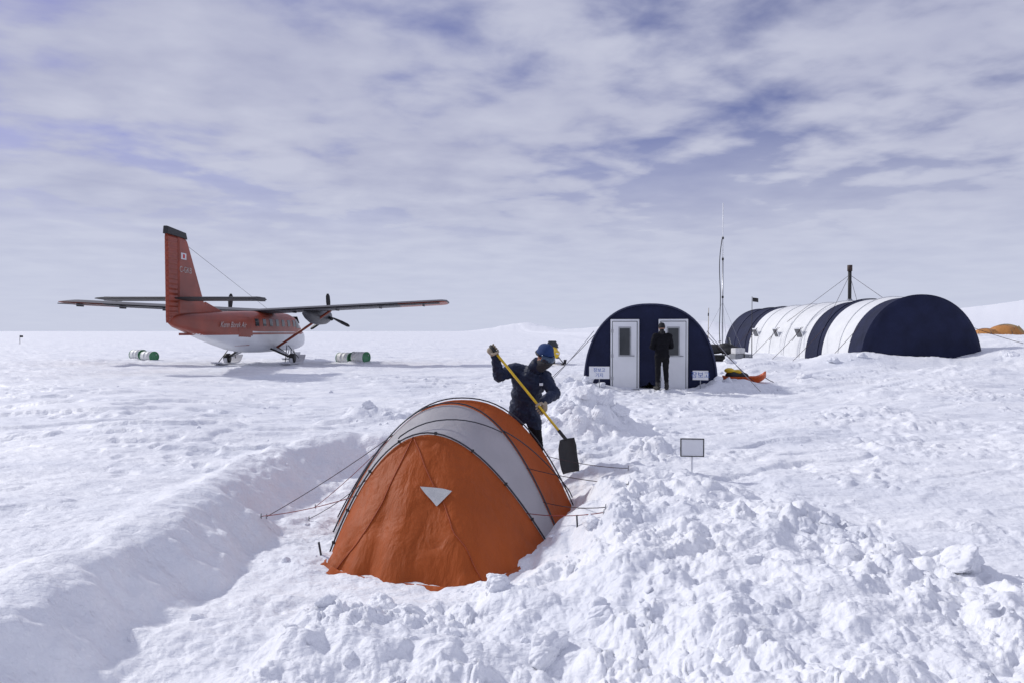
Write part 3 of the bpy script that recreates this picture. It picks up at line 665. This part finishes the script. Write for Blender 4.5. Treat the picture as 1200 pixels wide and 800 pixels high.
# ------------------------------------------------------------ snowmobile
def snowmobile(x,y,rot,cm):
    e=empty('snowmobile',(x,y,g1(x,y)),rot)
    V=[];Fq=[]; ell(V,Fq,(0,-.55,.55),(.36,.55,.24)); ell(V,Fq,(0,-.35,.70),(.30,.42,.22)); ell(V,Fq,(0,-.95,.45),(.26,.25,.14)); remesh('hood',V,Fq,.03,[cm],e)
    V=[];Fq=[]; capsule(V,Fq,(0,.1,.68),(0,1.0,.72),.17,.15); ell(V,Fq,(0,.5,.5),(.2,.75,.16)); remesh('seat',V,Fq,.03,[BLACK],e)
    box('track',(0,.55,.16),(.38,1.7,.30),BLACK,e,bev=.12)
    rows=[[Vector((.28*math.sin(a)*k,-.45-.16*math.cos(a)+.12*(h_/.4),.82+h_)) for a in np.linspace(-1.3,1.3,10)] for h_,k in((0,1.15),(.2,1.0),(.36,.7))]
    V,Fq=loft(rows,False,False); mk('windscreen',V,Fq,GLASS,e)
    tube('handlebar',[(-.38,-.02,.98),(-.15,-.08,1.0),(.15,-.08,1.0),(.38,-.02,.98)],.02,BLACK,e)
    for s in(-1,1):
        R=[]
        for i in range(9):
            t=i/8; l=.22*max(0,(.25-t)/.25)**2; yy=-1.45+1.1*t; R.append([Vector((s*.48-.07,yy,.03+l)),Vector((s*.48+.07,yy,.03+l)),Vector((s*.48+.07,yy,.06+l)),Vector((s*.48-.07,yy,.06+l))])
        V,Fq=loft(R); mk('ski',V,Fq,BLACK,e,False); tube('suspension',[(s*.48,-.9,.08),(s*.2,-.75,.45)],.03,STEEL,e)
        box('headlight',(s*.14,-1.08,.56),(.14,.06,.08),WHITE_P,e)
        box('running_board',(s*.32,.3,.30),(.2,1.3,.04),BLACK,e)
snowmobile(2.0,35,.1,YEL)
snowmobile(10.3,34,1.2,BLACK)
cg=empty('cargo_boxes',(10.9,32.5,g1(10.9,32.5)-.1),.2)
box('crate_lower',(0,0,.25),(.9,.6,.45),mat('grey_crate',(.2,.21,.23),.6),cg,bev=.03); box('crate_upper',(-.15,0,.62),(.5,.45,.28),mat('white_crate',(.6,.6,.6),.6),cg,bev=.03)
box('crate_strap',(0,0,.255),(.06,.62,.465),BLACK,cg,bev=.005); box('crate_latch',(.3,-.31,.4),(.1,.03,.08),STEEL,cg,bev=.005)
def small_dome(x,y,m,r=1.7,h=1.5):
    e=empty('dome_tent',(x,y,g1(x,y)-.05),.4); rows=[]
    for i in range(13):
        t=i/12; z=h*math.sin(t*math.pi/2); k=math.cos(t*math.pi/2)**.85
        rows.append([Vector((r*k*math.cos(a)*(1-.06*abs(math.sin(3*a))),r*k*math.sin(a)*(1-.06*abs(math.sin(3*a))),z)) for a in [2*math.pi*j/36 for j in range(36)]])
    V,Fq=loft(rows); mk('canopy',V,Fq,m,e)
    for j in range(3):
        a=j*math.pi/3
        tube('tent_pole',[Vector((r*1.01*math.cos(t)*math.cos(a),r*1.01*math.cos(t)*math.sin(a),h*math.sin(t)*1.01)) for t in np.linspace(0,math.pi,20)],.02,POLE,e,5)
    V,Fq=loft([[Vector((-.5,-r*.9,0)),Vector((0,-r*.75,.9*h)),Vector((.5,-r*.9,0))],[Vector((-.4,-r*1.25,0)),Vector((0,-r*1.2,.1)),Vector((.4,-r*1.25,0))]],False,False); mk('porch',V,Fq,m,e)
OLIV=mat('ochre_tent_fabric',(.40,.27,.11),.6)
OT2=mat('amber_tent_fabric',(.46,.20,.05),.6)
small_dome(43.2,60,OT2,1.3,.95); small_dome(45.6,63,OLIV,1.4,1.1); small_dome(41.6,60,OT2,1.0,.65)
for k,(x,y) in enumerate([(-62,86)]):
    e=empty('marker_flag',(x,y,g1(x,y))); tube('cane',[(0,0,0),(0,0,1.1)],.03,BLACK,e,5); box('flag',(.2,0,.95),(.4,.03,.25),BLACK,e)
# ------------------------------------------------------------ ground sheet
A=np.concatenate([np.linspace(-180,-46,50)[:-1],np.linspace(-46,46,1000),np.linspace(46,180,50)[1:-1]])
Rr=np.concatenate([[.001],np.linspace(.5,2,12)[:-1],np.geomspace(2,13,520)[:-1],np.geomspace(13,27,190)[:-1],np.geomspace(27,70,110)[:-1],np.geomspace(70,7000,90)])
aa,rr=np.meshgrid(np.radians(A),Rr); X=rr*np.sin(aa);Y=rr*np.cos(aa);Z=gh(X,Y)
nr,na=X.shape
co=np.stack([X,Y,Z],-1).reshape(-1,3).astype(np.float32)
i=np.arange(nr-1)[:,None]*na; j=np.arange(na)[None,:]; j2=(j+1)%na
F=np.stack([i+j,i+j2,i+na+j2,i+na+j],-1).reshape(-1,4)[:,::-1]
def fastmesh(name,co,F,m):
    k=F.shape[1]
    me=bpy.data.meshes.new(name); me.vertices.add(len(co)); me.vertices.foreach_set('co',co.ravel())
    me.loops.add(F.size); me.loops.foreach_set('vertex_index',F.astype(np.int32).ravel())
    me.polygons.add(len(F)); me.polygons.foreach_set('loop_start',np.arange(0,F.size,k,dtype=np.int32))
    me.polygons.foreach_set('use_smooth',np.ones(len(F),bool))
    me.update(calc_edges=True); me.materials.append(m)
    ob=bpy.data.objects.new(name,me); COL.objects.link(ob); return ob
ground=fastmesh('snow_ground',co,F,SNOW)
if ground.data.polygons[50000].normal.z<0: ground.data.flip_normals()
# ------------------------------------------------------------ snow chunks
I2=ico(3);I3=ico(5)
def chunk(base,size,c,flat=.75,p=6.):
    v,f=base; K=11
    n=rng.normal(size=(K,3)); n/=np.linalg.norm(n,axis=1)[:,None]; d=rng.uniform(.6,1.,K)
    q=np.clip(v@n.T,1e-3,None); rad=d[None,:]/q
    rad=(np.sum(rad**-p,axis=1))**(-1/p)
    rad=np.minimum(rad,1.3)
    o=rng.uniform(0,99)
    rad*=1+.16*fbm(v[:,0]*1.8+o+v[:,2],v[:,1]*1.8-o+v[:,2]*1.7,4,77)
    w=v*rad[:,None]*np.array([1,rng.uniform(.7,1.1),flat*rng.uniform(.7,1.1)])
    a=rng.uniform(0,6.28);t=rng.uniform(-.4,.4)
    Rm=np.array([[math.cos(a),-math.sin(a),0],[math.sin(a),math.cos(a),0],[0,0,1]])@np.array([[1,0,0],[0,math.cos(t),-math.sin(t)],[0,math.sin(t),math.cos(t)]])
    return (w@Rm.T)*size+np.array(c),f
cs=[];fs=[];off=0
def addc(base,size,x,y):
    global off
    v,f=chunk(base,size,(x,y,g1(x,y)+size*.02),.8,9.); cs.append(v);fs.append(f+off);off+=len(v)
N=7000
px=rng.uniform(-3,5,N);py=rng.uniform(2.5,13,N)
dd=psd(px,py,ROUGH)+.3*fbm(px*1.3,py*1.3,3,22)
dens=S(-.9,.3,dd)*S(-.3,.4,fbm(px*1.6,py*1.6,3,90))+.04
for mx,my,mh,mr,ro in MOUNDS:
    if ro: dens=np.maximum(dens,.8*np.exp(-((px-mx)**2+(py-my)**2)/mr**2/2))
dpit=psd(px,py,PIT); dens=np.maximum(dens,.12*S(0,.5,dpit))
keep=rng.uniform(0,1,N)<dens*.36
tent_fp=[(-1.75,6.4),(-.35,5.5),(.4,6.7),(.75,7.8),(.2,9.2),(-1.5,9.2),(-2,7.8)]
keep&=psd(px,py,tent_fp)<-.05
px=px[keep];py=py[keep]
# clods scattered over the middle distance, in patches
M2=1500; qx=rng.uniform(-14,16,M2);qy=rng.uniform(7,26,M2)
k2=rng.uniform(0,1,M2)<.45*S(.05,.4,fbm(qx/2.4+9,qy/2.0,3,62))+.35*np.exp(-(pathd(qx,qy,WALK)/1.2)**2)+.02
k2&=(psd(qx,qy,[(1.9,19.2),(5.9,18.6),(7,24),(2.2,24)])<-.1)&(psd(qx,qy,PIT)<-.1)
px=np.concatenate([px,qx[k2]]);py=np.concatenate([py,qy[k2]])
zt=gh(px,py)
for k in range(len(px)):
    s=min(.085,.013*math.exp(rng.normal(0,.7))*1.3*(1 if py[k]<11 else 1.8))
    v,f=chunk(I2,s,(px[k],py[k],zt[k]-s*.05)); cs.append(v);fs.append(f+off);off+=len(v)
for x,y,s in [(3.12,4.75,.16),(-.92,4.85,.17),(-.72,4.7,.12),(.2,4.0,.16),(.55,4.3,.10),(1.5,5.4,.11),(2.3,5.3,.10),(2.0,6.3,.10),(-.1,4.9,.09),(-1.25,4.5,.08),(1.15,3.6,.13),(.75,6.1,.09),
  (1.2,11.1,.17),(.9,10.9,.16),(1.5,11.2,.15),(.65,10.8,.13),(1.75,11.2,.14),(1.35,10.7,.13),(1.05,10.6,.10),(1.95,11.5,.15),(1.1,11.4,.2),
  (-2.7,12.9,.13),(1.7,9.2,.11),(2.1,19.2,.18),(1.6,19.3,.17),(1.2,19.0,.14),(2.5,19.4,.13),(5.8,19.2,.15),(6.2,19.5,.17),(-.65,3.6,.11),(3.4,3.9,.09),(-2.3,5.0,.05),(9,21,.18),(12.1,25.6,.25),(13.2,25.8,.22),(18.8,25.8,.28),(8.2,25.5,.2)]:
    addc(I3,s,x,y)
fastmesh('snow_chunks',np.concatenate(cs).astype(np.float32),np.concatenate(fs),SNOW)
# ------------------------------------------------------------ world and sun
EL=math.radians(36); AZ=math.radians(-62)
w=bpy.data.worlds.new('World'); scene.world=w; w.use_nodes=True; nt=w.node_tree; Nn=nt.nodes; L=nt.links
bg=Nn['Background']; out=Nn['World Output']
sky=Nn.new('ShaderNodeTexSky'); sky.sky_type='NISHITA'; sky.sun_disc=False; sky.sun_elevation=EL; sky.sun_rotation=AZ; sky.altitude=300; sky.ozone_density=3
tint=Nn.new('ShaderNodeMixRGB'); tint.blend_type='MULTIPLY'; tint.inputs[0].default_value=1; tint.inputs[2].default_value=(.80,.66,1.0,1)
L.new(sky.outputs[0],tint.inputs[1]); L.new(tint.outputs[0],bg.inputs['Color']); bg.inputs['Strength'].default_value=.085
tc=Nn.new('ShaderNodeTexCoord'); sp=Nn.new('ShaderNodeSeparateXYZ'); L.new(tc.outputs['Generated'],sp.inputs[0])
def math_(op,a,b=None):
    n=Nn.new('ShaderNodeMath'); n.operation=op
    for i,v in enumerate((a,b)):
        if v is None: continue
        if isinstance(v,(int,float)): n.inputs[i].default_value=v
        else: L.new(v,n.inputs[i])
    return n.outputs[0]
zc=math_('MAXIMUM',sp.outputs['Z'],0); den=math_('ADD',zc,.10)
cx=math_('DIVIDE',sp.outputs['X'],den); cy=math_('DIVIDE',sp.outputs['Y'],den)
cb=Nn.new('ShaderNodeCombineXYZ'); L.new(cx,cb.inputs[0]); L.new(cy,cb.inputs[1])
def noi(scale,loc,sc,rot,det,rough=.5,dist=0):
    mp=Nn.new('ShaderNodeMapping'); mp.inputs['Location'].default_value=loc; mp.inputs['Scale'].default_value=sc; mp.inputs['Rotation'].default_value=(0,0,rot)
    L.new(cb.outputs[0],mp.inputs[0]); n=Nn.new('ShaderNodeTexNoise'); n.inputs['Scale'].default_value=scale; n.inputs['Detail'].default_value=det
    n.inputs['Roughness'].default_value=rough; n.inputs['Distortion'].default_value=dist; L.new(mp.outputs[0],n.inputs['Vector']); return n.outputs['Fac']
big=noi(.8,(3.1,1.2,0),(1,1,1),.3,3); puff=noi(3.4,(0,0,5),(1,1.1,1),-.35,6,.5,.15); fine=noi(1.5,(7,2,1),(1,1,1),.2,4)
cov=math_('ADD',math_('MULTIPLY',big,.58),math_('MULTIPLY',puff,.42))
mr=Nn.new('ShaderNodeMapRange'); mr.interpolation_type='SMOOTHSTEP'; L.new(cov,mr.inputs['Value']); mr.inputs['From Min'].default_value=.32; mr.inputs['From Max'].default_value=.52
hz=Nn.new('ShaderNodeMapRange'); hz.interpolation_type='SMOOTHSTEP'; L.new(zc,hz.inputs['Value']); hz.inputs['From Min'].default_value=.10; hz.inputs['From Max'].default_value=.34; hz.inputs['To Min'].default_value=1; hz.inputs['To Max'].default_value=0
mask=math_('MAXIMUM',mr.outputs[0],hz.outputs[0])
mask=math_('ADD',math_('MULTIPLY',mask,.86),.12)
cr=Nn.new('ShaderNodeValToRGB'); L.new(math_('ADD',math_('MULTIPLY',puff,.6),math_('MULTIPLY',fine,.4)),cr.inputs[0])
cr.color_ramp.elements[0].position=.34; cr.color_ramp.elements[0].color=(.40,.42,.58,1)
cr.color_ramp.elements[1].position=.64; cr.color_ramp.elements[1].color=(.56,.58,.71,1)
hc=Nn.new('ShaderNodeMapRange'); hc.interpolation_type='SMOOTHSTEP'; L.new(zc,hc.inputs['Value']); hc.inputs['From Min'].default_value=.0; hc.inputs['From Max'].default_value=.26; hc.inputs['To Min'].default_value=.85; hc.inputs['To Max'].default_value=0
mixc=Nn.new('ShaderNodeMixRGB'); L.new(hc.outputs[0],mixc.inputs[0]); L.new(cr.outputs[0],mixc.inputs[1]); mixc.inputs[2].default_value=(.61,.65,.79,1)
bg2=Nn.new('ShaderNodeBackground'); L.new(mixc.outputs[0],bg2.inputs['Color']); bg2.inputs['Strength'].default_value=1.0
ms=Nn.new('ShaderNodeMixShader'); L.new(mask,ms.inputs[0]); L.new(bg.outputs[0],ms.inputs[1]); L.new(bg2.outputs[0],ms.inputs[2]); L.new(ms.outputs[0],out.inputs[0])
sl_=bpy.data.lights.new('sun','SUN'); sl_.energy=2.45; sl_.angle=math.radians(3); sl_.color=(1,.975,.94)
so=bpy.data.objects.new('sun',sl_); COL.objects.link(so)
d=Vector((math.sin(AZ)*math.cos(EL),math.cos(AZ)*math.cos(EL),math.sin(EL))); so.rotation_euler=d.to_track_quat('Z','Y').to_euler()
# ------------------------------------------------------------ camera
cam=bpy.data.cameras.new('camera'); cam.lens=24; cam.sensor_width=36; cam.clip_end=20000; cam.clip_start=.05
c=bpy.data.objects.new('camera',cam); COL.objects.link(c); c.location=(0,0,1.7); c.rotation_euler=(math.radians(90-.86),math.radians(0),0)
scene.camera=c
